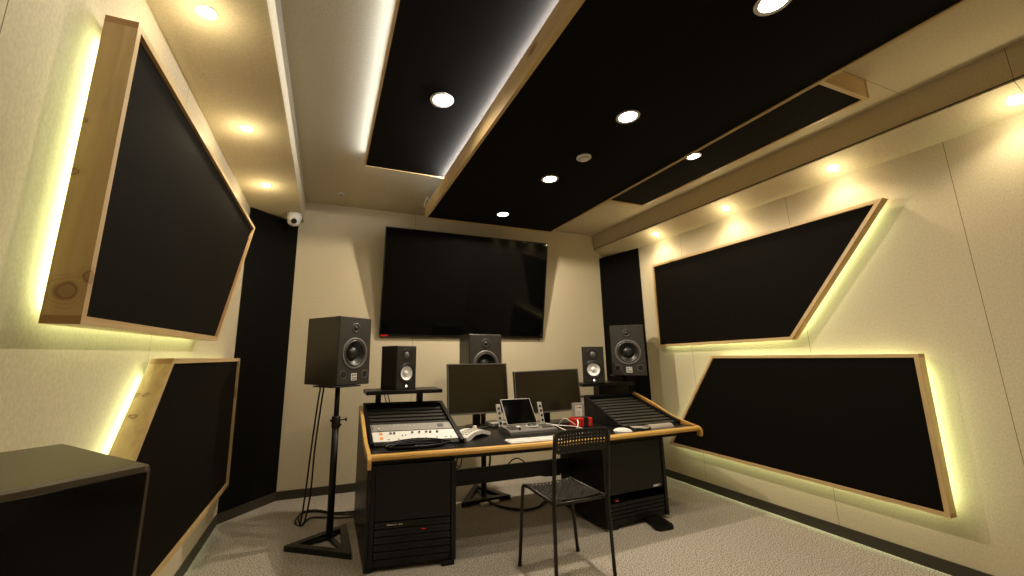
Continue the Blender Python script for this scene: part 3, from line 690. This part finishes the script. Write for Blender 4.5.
obj('body', BR_((.115, .022, .206), (.175, .06, .236), .002), 'hole', t, off=O); obj('red_indicator', BR_((.135, .017, .216), (.155, .0225, .224)), 'redl', t, off=O)
obj('foot', box(BM(), (.855, 3.0, 0), (.945, 3.12, .03), .004), 'blk', cL, off=DO)
obj('foot', box(BM(), (.345, 3.10, 0), (.395, 3.2, .03), .004), 'blk', cL, off=DO)
b = BM(); prism(b, [(2.69, 2.92, 0), (2.71, 2.875, 0), (2.85, 2.87, 0), (2.885, 2.91, 0), (3.00, 3.55, 0), (2.90, 3.55, 0)], (0, 0, .032)); bmesh.ops.bevel(b, geom=b.edges[:], offset=.006, segments=2, affect='EDGES'); obj('foot', b, 'blk', cR, off=DO)
obj('foot', box(BM(), (2.35, 3.04, 0), (2.42, 3.6, .03), .004), 'blk', cR, off=DO)
# brace below the underframe, modesty beam
b = BM(); prism(b, [(2.36, 3.07, .69), (2.60, 3.07, .69), (2.53, 3.07, .655), (2.38, 3.07, .65)], (0, .12, 0)); obj('brace', b, 'blk', D, off=DO)
b = BM(); box(b, (.94, 3.50, .355), (2.42, 3.53, .485), .002); obj('modesty_beam', b, 'blk', D, off=DO)
b = BM(); tube(b, smooth_path([(1.0, 3.49, .50), (1.05, 3.46, .56), (1.1, 3.47, .54), (1.13, 3.49, .60), (1.18, 3.5, .66)]), .006, 8)
tube(b, smooth_path([(1.0, 3.5, .52), (1.06, 3.48, .50), (1.15, 3.49, .52), (1.17, 3.5, .68)]), .005, 8)
tag(obj('cable_bundle', b, 'blkm', loc=(1.1, 3.5, .5), off=(1.1, 3.5, .5)), 'tangle of dark cables on the beam under the desk, near the left cabinet', 'cables')
b = BM(); tube(b, smooth_path([(1.02, 3.478, .50), (1.06, 3.455, .55), (1.12, 3.46, .53)]), .005, 8)
tag(obj('blue_cable', b, 'blue', loc=(1.06, 3.47, .5), off=(1.06, 3.47, .5)), 'thin blue cable on the beam under the desk, near the left cabinet', 'cable')
b = BM(); tube(b, smooth_path([(1.40, 3.52, .69), (1.425, 3.50, .64), (1.43, 3.49, .56), (1.425, 3.50, .49)]), .009, 8)
tag(obj('hanging_cable', b, 'blkm', loc=(1.4, 3.5, .69), off=(1.4, 3.5, .69)), 'black cable dropping from under the desktop to the beam', 'cable')
b = BM(); tube(b, smooth_path([(1.62, 3.51, .49), (1.65, 3.49, .525), (1.70, 3.485, .535), (1.75, 3.49, .51), (1.78, 3.51, .49)]), .006, 8)
tag(obj('cable_loop', b, 'blkm', loc=(1.7, 3.5, .49), off=(1.7, 3.5, .49)), 'small black cable loop lying over the beam left of the chair', 'cable')
b = BM(); tube(b, smooth_path([(1.63, 4.0, .012), (1.70, 3.84, .012), (1.86, 3.70, .012), (2.02, 3.72, .012), (2.12, 3.80, .012), (2.2, 3.84, .012)]), .010, 8)
tag(obj('power_cable', b, 'blkm', loc=(1.8, 3.8, 0), off=(1.8, 3.8, 0)), 'thick black cable on the carpet behind the chair', 'cable')
b = BM(); tube(b, smooth_path([(1.90, 3.95, .30), (1.98, 3.80, .31), (2.10, 3.70, .29), (2.25, 3.66, .30)]), .008, 8); tube(b, smooth_path([(1.5, 3.62, .36), (1.8, 3.60, .34), (2.1, 3.62, .35), (2.3, 3.7, .30)]), .007, 8)
tag(obj('cable_bundle', b, 'blkm', loc=(2, 3.8, .3), off=(2, 3.8, .3)), 'black cables hanging behind the beam just over the chair seat', 'cables')
b = BM(); tube(b, smooth_path([(1.93, 3.70, .33), (1.99, 3.68, .32), (2.05, 3.67, .318)]), .009, 8)
tag(obj('blue_cable', b, 'blue', loc=(2, 3.7, .3), off=(2, 3.7, .3)), 'short blue cable behind the beam, just over the chair seat', 'cable')
for k, (x, y, a, n_) in enumerate(((1.565, 3.985, .2, 'left one'), (1.69, 4.005, .1, 'right one'))):
    t = thing('plug_adapter', 'white plug adapter on the carpet before the stand under the desk, ' + n_, 'adapter', (x, y, 0), a, 'white adapters on the carpet')
    obj('body', box(BM(), (-.045, -.022, 0), (.045, .022, .022), .004), 'white', t)
    obj('prong', tube(BM(), [(.045, .006, .011), (.058, .006, .011)], .004, 6), 'dgrey', t); obj('prong', tube(BM(), [(.045, -.006, .011), (.058, -.006, .011)], .004, 6), 'dgrey', t)

# speaker shelves behind the sloped racks
def shelf(label, lo, hi, legs, bar=None):
    O = ((lo[0] + hi[0]) / 2, (lo[1] + hi[1]) / 2, .758); t = thing('speaker_shelf', label, 'shelf', O, 0, 'black speaker shelves')
    obj('board', box(BM(), lo, hi, .004), 'blk', t, off=O)
    for x, y, ww in legs: obj('leg', box(BM(), (x, y, .758), (x + ww, y + .04, lo[2]), .002), 'blkm', t, off=O)
    if bar: obj('lower_shelf', box(BM(), *bar, .002), 'blk', t, off=O)
shelf('black speaker shelf standing behind the rack with the white-faced unit', (.36, 3.80, 1.113), (1.07, 4.13, 1.148), [(.47, 4.02, .05), (.87, 4.02, .06)])
shelf('black speaker shelf with an open box below, behind the empty vented rack', (2.70, 3.84, 1.112), (3.42, 4.10, 1.148), [(2.70, 3.95, .018), (3.40, 3.95, .02)], ((2.70, 3.94, .985), (3.42, 4.06, 1.0)))
t = thing('equipment_box', 'black box on the lower board of the shelf behind the empty vented rack', 'box', (3.20, 4.0, 1.0))
obj('body', box(BM(), (-.20, -.05, .0005), (.20, .06, .10), .003), 'blk', t); obj('front_plate', box(BM(), (-.19, -.054, .005), (.19, -.0505, .095)), 'panel', t)

# ------------------------------------------------------------ computer monitors
def monitor(label, cx, y, zb, w, h, tilt, roll, yaw):
    t = thing('computer_monitor', label, 'monitor', (cx, y, .758), yaw, 'black computer monitors')
    b = BM(); box(b, (-w / 2, 0, 0), (w / 2, .035, h), .004)
    T4 = Matrix.Translation((0, 0, zb - .758)) @ Matrix.Rotation(roll, 4, 'Y') @ Matrix.Rotation(-tilt, 4, 'X')
    def tr(b_): bmesh.ops.transform(b_, matrix=T4, verts=b_.verts); return b_
    obj('casing', tr(b), 'blkm', t)
    b = BM(); e = .009
    for lo, hi in (((-w / 2, -.004, 0), (w / 2, .001, .016)), ((-w / 2, -.004, h - e), (w / 2, .001, h)), ((-w / 2, -.004, .016), (-w / 2 + e, .001, h - e)), ((w / 2 - e, -.004, .016), (w / 2, .001, h - e))): box(b, lo, hi)
    obj('bezel', tr(b), 'dgrey', t)
    obj('screen', tr(box(BM(), (-w / 2 + e, -.002, .016), (w / 2 - e, .001, h - e))), 'scrm', t)
    obj('stand_neck', box(BM(), (-.04, .075, .005), (.04, .10, zb - .758 + .28), .004), 'blkm', t)
    obj('neck_mount', box(BM(), (-.07, .03, zb - .758 + .16), (.07, .09, zb - .758 + .30), .004), 'blkm', t)
    obj('stand_base', lathe(BM(), [(0, 0.0), (.13, 0.0), (.13, .006), (.12, .010), (0, .012)], (0, .06, .001), 'z', 32), 'blkm', t)
    return t
monitor('computer monitor in front of the centre speaker, left of the two', 1.472, 3.86, .887, .652, .495, .09, 0, 0)
monitor('wider computer monitor beside the red drive dock, right of the two', 2.215, 3.74, .878, .775, .430, .06, -.026, 0)
t = thing('mini_computer', 'flat light grey box on the desk under the left computer monitor', 'computer', (1.72, 3.90, .758), .05)
obj('case', box(BM(), (-.14, -.09, .008), (.14, .09, .042), .006), 'grey', t); obj('foot_base', box(BM(), (-.12, -.08, 0), (.12, .08, .0085)), 'dgrey', t)
t = thing('cable_box', 'black boxes with plugged cables behind the white cables on the desk', 'box', (2.26, 3.60, .758), 0)
obj('body', box(BM(), (-.16, 0, 0), (.10, .06, .035), .003), 'blkm', t)
b = BM()
for k in range(6): tube(b, smooth_path([(-.15 + k * .045, -.001, .02), (-.15 + k * .045, -.03, .03), (-.13 + k * .045, -.04, .01)]), .006, 8)
obj('plug', b, 'blk', t)

# ------------------------------------------------------------ desk things
Z = .7585
# remote with arched white top
t = thing('monitor_remote', 'white wedge-shaped controller with grey buttons and an orange knob, beside the sloped rack', 'controller', (1.24, 3.45, Z), .56)
n_ = 9; b = BM(); top = []; 
arcp = [(-.17 + .34 * k / (n_ - 1), .026 + .036 * (1 - ((k / (n_ - 1)) * 2 - 1) ** 2)) for k in range(n_)]
prism(b, [(x, -.085, z_) for x, z_ in arcp] + [(.17, -.085, .008), (.155, -.085, 0), (.12, -.085, .012), (.05, -.085, .030), (-.05, -.085, .030), (-.10, -.085, .010), (-.12, -.085, 0), (-.17, -.085, 0)], (0, .17, 0))
obj('body', b, 'white', t)
for r_ in range(3):
    b = BM()
    for k in range(6):
        x = -.12 + k * .034; zz = .026 + .036 * (1 - (x / .17) ** 2); box(b, (x - .012, -.055 + r_ * .034, zz - .004), (x + .012, -.035 + r_ * .034, zz + .004), .001)
    obj('button_row', b, 'grey', t)
k_ = obj('knob_base', lathe(BM(), [(0, .050), (.030, .050), (.030, .058), (0, .059)], (.07, .02, 0), 'z', 20), 'orange', t)
obj('knob', lathe(BM(), [(0, .059), (.019, .059), (.017, .080), (.013, .083), (0, .083)], (.07, .02, 0), 'z', 20), 'white', k_)
# control dock with tablet
t = thing('control_dock', 'grey control surface with jog wheel and upright tablet, in front of the computer monitors', 'control surface', (1.815, 3.44, Z), .04)
b = BM(); prism(b, [(-.235, -.06, 0), (-.235, .19, 0), (-.235, .19, .050), (-.235, .02, .040), (-.235, -.055, .022)], (.50, 0, 0)); obj('body', b, 'dgrey', t)
b = BM(); prism(b, [(-.232, -.052, .0235), (-.232, .02, .0412), (-.232, .188, .0505), (-.232, .188, .0525), (-.232, .02, .0435), (-.232, -.05, .0255)], (.494, 0, 0)); obj('top_plate', b, 'dock', t)
jw = obj('jog_wheel', lathe(BM(), [(0, .048), (.045, .048), (.045, .060), (.038, .064), (.02, .062), (0, .062)], (.05, .05, 0), 'z', 28), 'chrome', t)
obj('wheel_ring', lathe(BM(), [(.048, .046), (.058, .046), (.058, .051), (.048, .051)], (.05, .05, 0), 'z', 28), 'white', jw)
for x0, y0 in ((-.12, .0),):
    f_ = obj('fader_slot', box(BM(), (-.125, -.035, .036), (-.118, .085, .054)), 'hole', t)
    obj('fader_cap', box(BM(), (-.136, -.01, .044), (-.106, .04, .062), .003), 'white', f_)
for r_ in range(3):
    b = BM()
    for k in range(4): box(b, (-.215 + k * .019, -.01 + r_ * .035, .040 + r_ * .003), (-.202 + k * .019, .006 + r_ * .035, .048 + r_ * .003), .001)
    obj('button_row', b, 'dgrey', t); b = BM()
    for k in range(5): box(b, (.13 + k * .022, -.02 + r_ * .04, .038 + r_ * .003), (.146 + k * .022, -.002 + r_ * .04, .046 + r_ * .003), .001)
    obj('button_row', b, 'dgrey', t)
for sx, x in ((-1, -.225), (1, .235)):
    b = BM(); box(b, (x - .024, .15, 0), (x + .024, .162, .21), .004, Matrix.Translation((0, 0, .04)) @ Matrix.Translation((0, .15, 0)) @ Matrix.Rotation(-.30, 4, 'X') @ Matrix.Translation((0, -.15, 0)))
    ar = obj('support_arm', b, 'grey', t)
    b = BM()
    for k in range(4): 
        c_ = Vector((x, .148, .035 + k * .045)); tube(b, [c_ + Vector((0, .004, 0)), c_ - Vector((0, .004, 0))], .012, 12)
    bmesh.ops.transform(b, matrix=Matrix.Translation((0, 0, .04)) @ Matrix.Translation((0, .15, 0)) @ Matrix.Rotation(-.30, 4, 'X') @ Matrix.Translation((0, -.15, 0)), verts=b.verts)
    obj('arm_knob', b, 'hole', ar)
t = thing('tablet', 'black tablet leaning upright in the grey control surface', 'tablet', (1.80, 3.56, Z + .056), .04); t.rotation_euler = (-.58, 0, .04)
obj('back_cover', box(BM(), (-.165, 0, 0), (.165, .010, .265), .004), 'grey', t)
obj('screen', box(BM(), (-.157, -.0025, .008), (.157, .0005, .257), .0008), 'scr', t)
obj('home_button', lathe(BM(), [(.007, -.0027), (.008, -.003), (.007, -.0033)], (0, 0, .004), 'y', 12), 'dgrey', t)
# keyboard
t = thing('keyboard', 'thin white keyboard lying at the desk\'s front edge left of the chair back', 'keyboard', (1.665, 3.105, Z), -.03)
obj('case', box(BM(), (-.235, -.07, 0), (.235, .07, .012), .004), 'white', t)
for r_ in range(5):
    b = BM()
    for k in range(15): box(b, (-.222 + k * .030, -.060 + r_ * .025, .0115), (-.197 + k * .030, -.039 + r_ * .025, .0165), .001)
    obj('key_row', b, 'wface', t)
# red drive dock
t = thing('drive_dock', 'red drive dock with a black band, behind the chair back', 'drive dock', (2.43, 3.52, Z), -.12)
obj('body', box(BM(), (-.105, -.05, 0), (.105, .06, .090), .012), 'red', t)
obj('black_band', box(BM(), (.005, -.0525, .002), (.055, .0625, .092), .003), 'hole', t)
obj('top_slot', box(BM(), (-.09, -.02, .0895), (.09, .03, .0925)), 'hole', t)
t = thing('hard_drive', 'bare silver hard drive with a white label standing in the red dock', 'hard drive', (2.405, 3.525, Z + .0935), -.12)
obj('case', box(BM(), (-.062, -.014, 0), (.062, .014, .135), .003), 'silver', t)
lb = obj('paper_label', box(BM(), (-.038, -.0165, .008), (.036, -.0142, .112)), 'wface', t)
b = BM()
for k in range(4): box(b, (-.030, -.0172, .020 + k * .012), (.026 - (k % 2) * .015, -.0166, .024 + k * .012))
obj('printed_lines', b, 'grey', lb)
obj('label_logo', box(BM(), (-.030, -.0172, .085), (.0, -.0166, .098)), 'orange', lb); obj('label_logo', box(BM(), (.004, -.0172, .085), (.028, -.0166, .098)), 'blue', lb)
# white cables
b = BM(); z_ = Z + .006
tube(b, smooth_path([(2.10, 3.50, z_), (2.05, 3.40, z_ + .05), (2.10, 3.33, z_ + .02), (2.16, 3.25, z_), (2.24, 3.20, z_)]), .0045, 8)
tube(b, smooth_path([(2.02, 3.50, z_ + .05), (2.10, 3.40, z_ + .045), (2.25, 3.36, z_ + .03), (2.33, 3.30, z_ + .005), (2.30, 3.22, z_)]), .0045, 8)
tube(b, smooth_path([(2.20, 3.56, z_ + .03), (2.22, 3.50, z_ + .085), (2.26, 3.47, z_ + .07), (2.31, 3.44, z_ + .03)]), .004, 8)
tube(b, smooth_path([(2.27, 3.36, z_), (2.30, 3.38, z_ + .06), (2.32, 3.42, z_ + .075)]), .007, 8)
tag(obj('white_cables', b, 'white', loc=(2.2, 3.4, Z), off=(2.2, 3.4, Z)), 'tangled white cables on the desk between control surface and red dock', 'cables')
# mouse, phones, case
t = thing('computer_mouse', 'white computer mouse on the desk in front of the vented rack', 'mouse', (2.64, 3.165, Z), .9)
b = BM(); bmesh.ops.create_uvsphere(b, u_segments=20, v_segments=12, radius=1, matrix=Matrix.Diagonal((.045, .085, .030, 1)))
bmesh.ops.bisect_plane(b, geom=b.verts[:] + b.edges[:] + b.faces[:], plane_co=(0, 0, 0), plane_no=(0, 0, -1), clear_outer=True)
for fc in b.faces: fc.smooth = True
bmesh.ops.translate(b, verts=b.verts, vec=(0, 0, .001)); obj('shell', b, 'white', t)
obj('scroll_wheel', tube(BM(), [(-.004, .05, .022), (.004, .05, .022)], .008, 12), 'dgrey', t)
t = thing('smartphone', 'black smartphone lying between the mouse and the grey case', 'phone', (2.80, 3.17, Z), .45)
obj('case', box(BM(), (-.05, -.095, 0), (.05, .095, .012), .004), 'blkm', t); obj('screen', box(BM(), (-.045, -.088, .0118), (.045, .088, .0128)), 'scr', t)
t = thing('wallet', 'dark wallet with light edges lying behind the smartphone', 'wallet', (2.88, 3.22, Z), -.3)
obj('cover', box(BM(), (-.07, -.05, 0), (.07, .05, .016), .004), 'leather', t); obj('inner_card', box(BM(), (-.062, -.054, .006), (.062, -.049, .011)), 'white', t)
t = thing('glasses_case', 'long grey leather case lying at the front edge of the desk', 'case', (3.07, 3.16, Z), .06)
b = BM(); ring_p = [(.5 * math.cos(a), .5 * math.sin(a)) for a in [PI * k / 8 for k in range(9)]]
prism(b, [(-.15, c_[0] * .10, .004 + c_[1] * .075) for c_ in ring_p] + [(-.15, -.05, 0), (-.15, .05, 0)], (.30, 0, 0)); obj('case', b, 'leather', t)
obj('end_cap', box(BM(), (-.158, -.045, 0), (-.149, .045, .030), .002), 'chrome', t)
# cables lying in a loop in front of the sloped rack
b = BM()
for k in range(3):
    pts = [(.70 + (.22 + k * .012) * math.cos(a) + .01 * math.sin(3 * a + k), 3.215 + (.082 + k * .006) * math.sin(a), Z + .008 + .010 * k + .022 * max(0, math.sin(a))) for a in [2 * PI * j / 28 for j in range(28)]]
    tube(b, pts, .0055, 8, closed=True)
tube(b, smooth_path([(.90, 3.25, Z + .03), (.97, 3.24, Z + .03), (1.0, 3.19, Z + .008), (.99, 3.13, Z + .007)]), .0055, 8)
tube(b, smooth_path([(.62, 3.15, Z + .01), (.70, 3.19, Z + .02), (.74, 3.20, Z + .02)]), [.0055] * 12 + [.012], 8)
tag(obj('coiled_cable', b, 'blk', loc=(.70, 3.21, Z), off=(.70, 3.21, Z)), 'black cable coiled on the desk in front of the white-faced rack unit', 'cable')
t = thing('cable_tray', 'dark flat tray under the coiled black cable', 'tray', (.70, 3.20, Z), -.1); 
obj('body', box(BM(), (-.29, -.07, .0002), (.31, .055, .004), .001), 'panel', t); obj('front_lip', box(BM(), (-.29, -.073, .0002), (.31, -.0705, .007)), 'dgrey', t)

# cables from the big speaker down to the floor
for dx, (n_) in ((0, 'left'), (.030, 'right')):
    b = BM(); tube(b, smooth_path([(-.035 + dx, 3.96, 1.212), (-.035 + dx, 4.0, 1.15), (-.045 + dx, 4.0, 1.05), (-.075 + dx, 4.0, .65), (-.098 + dx * 1.4, 4.02, .28), (-.125 + dx, 4.10, .02), (-.17 + dx, 4.20, .012), (-.13, 4.38 + dx, .012), (0, 4.40 + dx, .012), (.15, 4.27 + dx, .012), (.30, 4.20 + dx * 2, .012), (.36, 4.19 + dx * 2, .012)]), .0075, 8)
    tag(obj('speaker_cable', b, 'blkm', loc=(-.05, 4, 0), off=(-.05, 4, 0)), f'black cable hanging from the large speaker behind its pole stand, {n_} strand of two', 'cable', 'cables behind the pole stand')
b = BM(); tube(b, smooth_path([(-.12, 4.08, .012), (-.05, 4.24, .012), (.05, 4.22, .012), (.2, 4.15, .012), (.34, 4.12, .012)]), .0075, 8)
tag(obj('floor_cable', b, 'blkm', loc=(0, 4.2, 0), off=(0, 4.2, 0)), 'black cable curving over the carpet behind the pole stand beside the desk', 'cable')
for dx, n_ in ((0, 'left'), (.035, 'right')):
    b = BM(); tube(b, smooth_path([(.56 + dx, 4.18, 1.22), (.565 + dx, 4.17, 1.1), (.59 + dx, 4.15, 1.0), (.60 + dx, 4.12, .80)]), .005, 6)
    tag(obj('speaker_cable', b, 'blkm', loc=(.58, 4.15, .8), off=(.58, 4.15, .8)), f'thin black cable below the shelf of the white-cone speaker, {n_} strand of two', 'cable', 'cables under the speaker shelf')

# ------------------------------------------------------------ chair
CH = thing('perforated_chair', 'black metal chair with perforated seat and backrest, back turned to the camera', 'chair', (1.635, 2.62, 0), .06)
def sheet(nu, nv, fn, solid, hole=.34, seg=8, rc=0, diamond=False):
    """perforated sheet over the unit square; fn(u,v) -> point; solid(i,j) -> no hole in that cell"""
    b = BM()
    def rnd(u, v):
        if rc:
            for cu, cv in ((rc[0], rc[1]), (1 - rc[0], rc[1]), (rc[0], 1 - rc[1]), (1 - rc[0], 1 - rc[1])):
                du, dv = (u - cu) / rc[0], (v - cv) / rc[1]
                if (du < 0) == (cu < .5) and (dv < 0) == (cv < .5) and abs(du) > 0 and abs(dv) > 0:
                    mxx = max(abs(du), abs(dv)); L_ = math.hypot(du, dv); k = mxx / L_
                    return cu + du * k * rc[0], cv + dv * k * rc[1]
        return u, v
    V = lambda u, v: b.verts.new(fn(*rnd(u, v)))
    gv = {}
    def C(i, j):
        if (i, j) not in gv: gv[(i, j)] = V(i / nu, j / nv)
        return gv[(i, j)]
    E_ = {}
    def Mid(i, j, k):   # edge midpoints
        if (i, j, k) not in E_: E_[(i, j, k)] = V((i + .5) / nu, j / nv) if k == 'h' else V(i / nu, (j + .5) / nv)
        return E_[(i, j, k)]
    for i in range(nu):
        for j in range(nv):
            c = [C(i, j), Mid(i, j, 'h'), C(i + 1, j), Mid(i + 1, j, 'v'), C(i + 1, j + 1), Mid(i, j + 1, 'h'), C(i, j + 1), Mid(i, j, 'v')]
            if solid(i, j): b.faces.new(c); continue
            hv = []
            for k in range(8):
                a = -3 * PI / 4 + k * PI / 4; hv.append(V((i + .5 + hole * math.cos(a)) / nu, (j + .5 + hole * math.sin(a)) / nv))
            for k in range(8): b.faces.new((c[k], c[(k + 1) % 8], hv[(k + 1) % 8], hv[k]))
    for fc in b.faces: fc.smooth = True
    bmesh.ops.recalc_face_normals(b, faces=b.faces)
    return b
def seatp(u, v):
    x = (u - .5) * (.385 + .035 * v); y = -.175 + v * .385
    z = .522 + .012 * (2 * abs(u - .5)) ** 2 - .014 * math.sin(PI * v) + (.010 if v > .9 else 0) - .016 * max(0, (v - .88) / .12) ** 2
    return (x, y, z)
so = obj('seat', sheet(26, 24, seatp, lambda i, j: i < 2 or i > 23 or j < 2 or j > 21 or (i + j) % 2 == 1, .44, 8, (.12, .12)), 'chair', CH)
md = so.modifiers.new('thick', 'SOLIDIFY'); md.thickness = .004; md.offset = -1
def backp(u, v):
    x = (u - .5) * (.455 + .0 * v); z = .818 + v * .150; y = -.222 - .018 * v + .020 * (1 - (2 * (u - .5)) ** 2) * 1.0 - .008
    return (x, y + .0, z)
bo = obj('backrest', sheet(18, 7, backp, lambda i, j: i < 1 or i > 16 or j < 1 or j > 5 or (j == 5 and (i < 2 or i > 15)), .30, 8, (.11, .30)), 'chair', CH)
md = bo.modifiers.new('thick', 'SOLIDIFY'); md.thickness = .0035; md.offset = 0
for sx in (-1, 1):
    # rear leg runs straight up to the backrest
    obj('rear_leg', tube(BM(), arc([(sx * .232, -.205, .004), (sx * .220, -.195, .48), (sx * .222, -.222, .80), (sx * .224, -.242, .94)], .05), .0125, 12), 'chair', CH)
    obj('front_leg', tube(BM(), arc([(sx * .252, .212, .004), (sx * .208, .215, .520), (sx * .196, .17, .524), (sx * .205, -.19, .508)], .045, 5), .0125, 12), 'chair', CH)
    for yy_, xx_ in ((-.205, .232), (.212, .252)): obj('foot_cap', tube(BM(), [(sx * xx_, yy_, 0), (sx * xx_, yy_, .02)], .0145, 12), 'chair', CH)
obj('cross_bar', tube(BM(), [(-.21, -.19, .508), (.21, -.19, .508)], .010, 10), 'chair', CH)
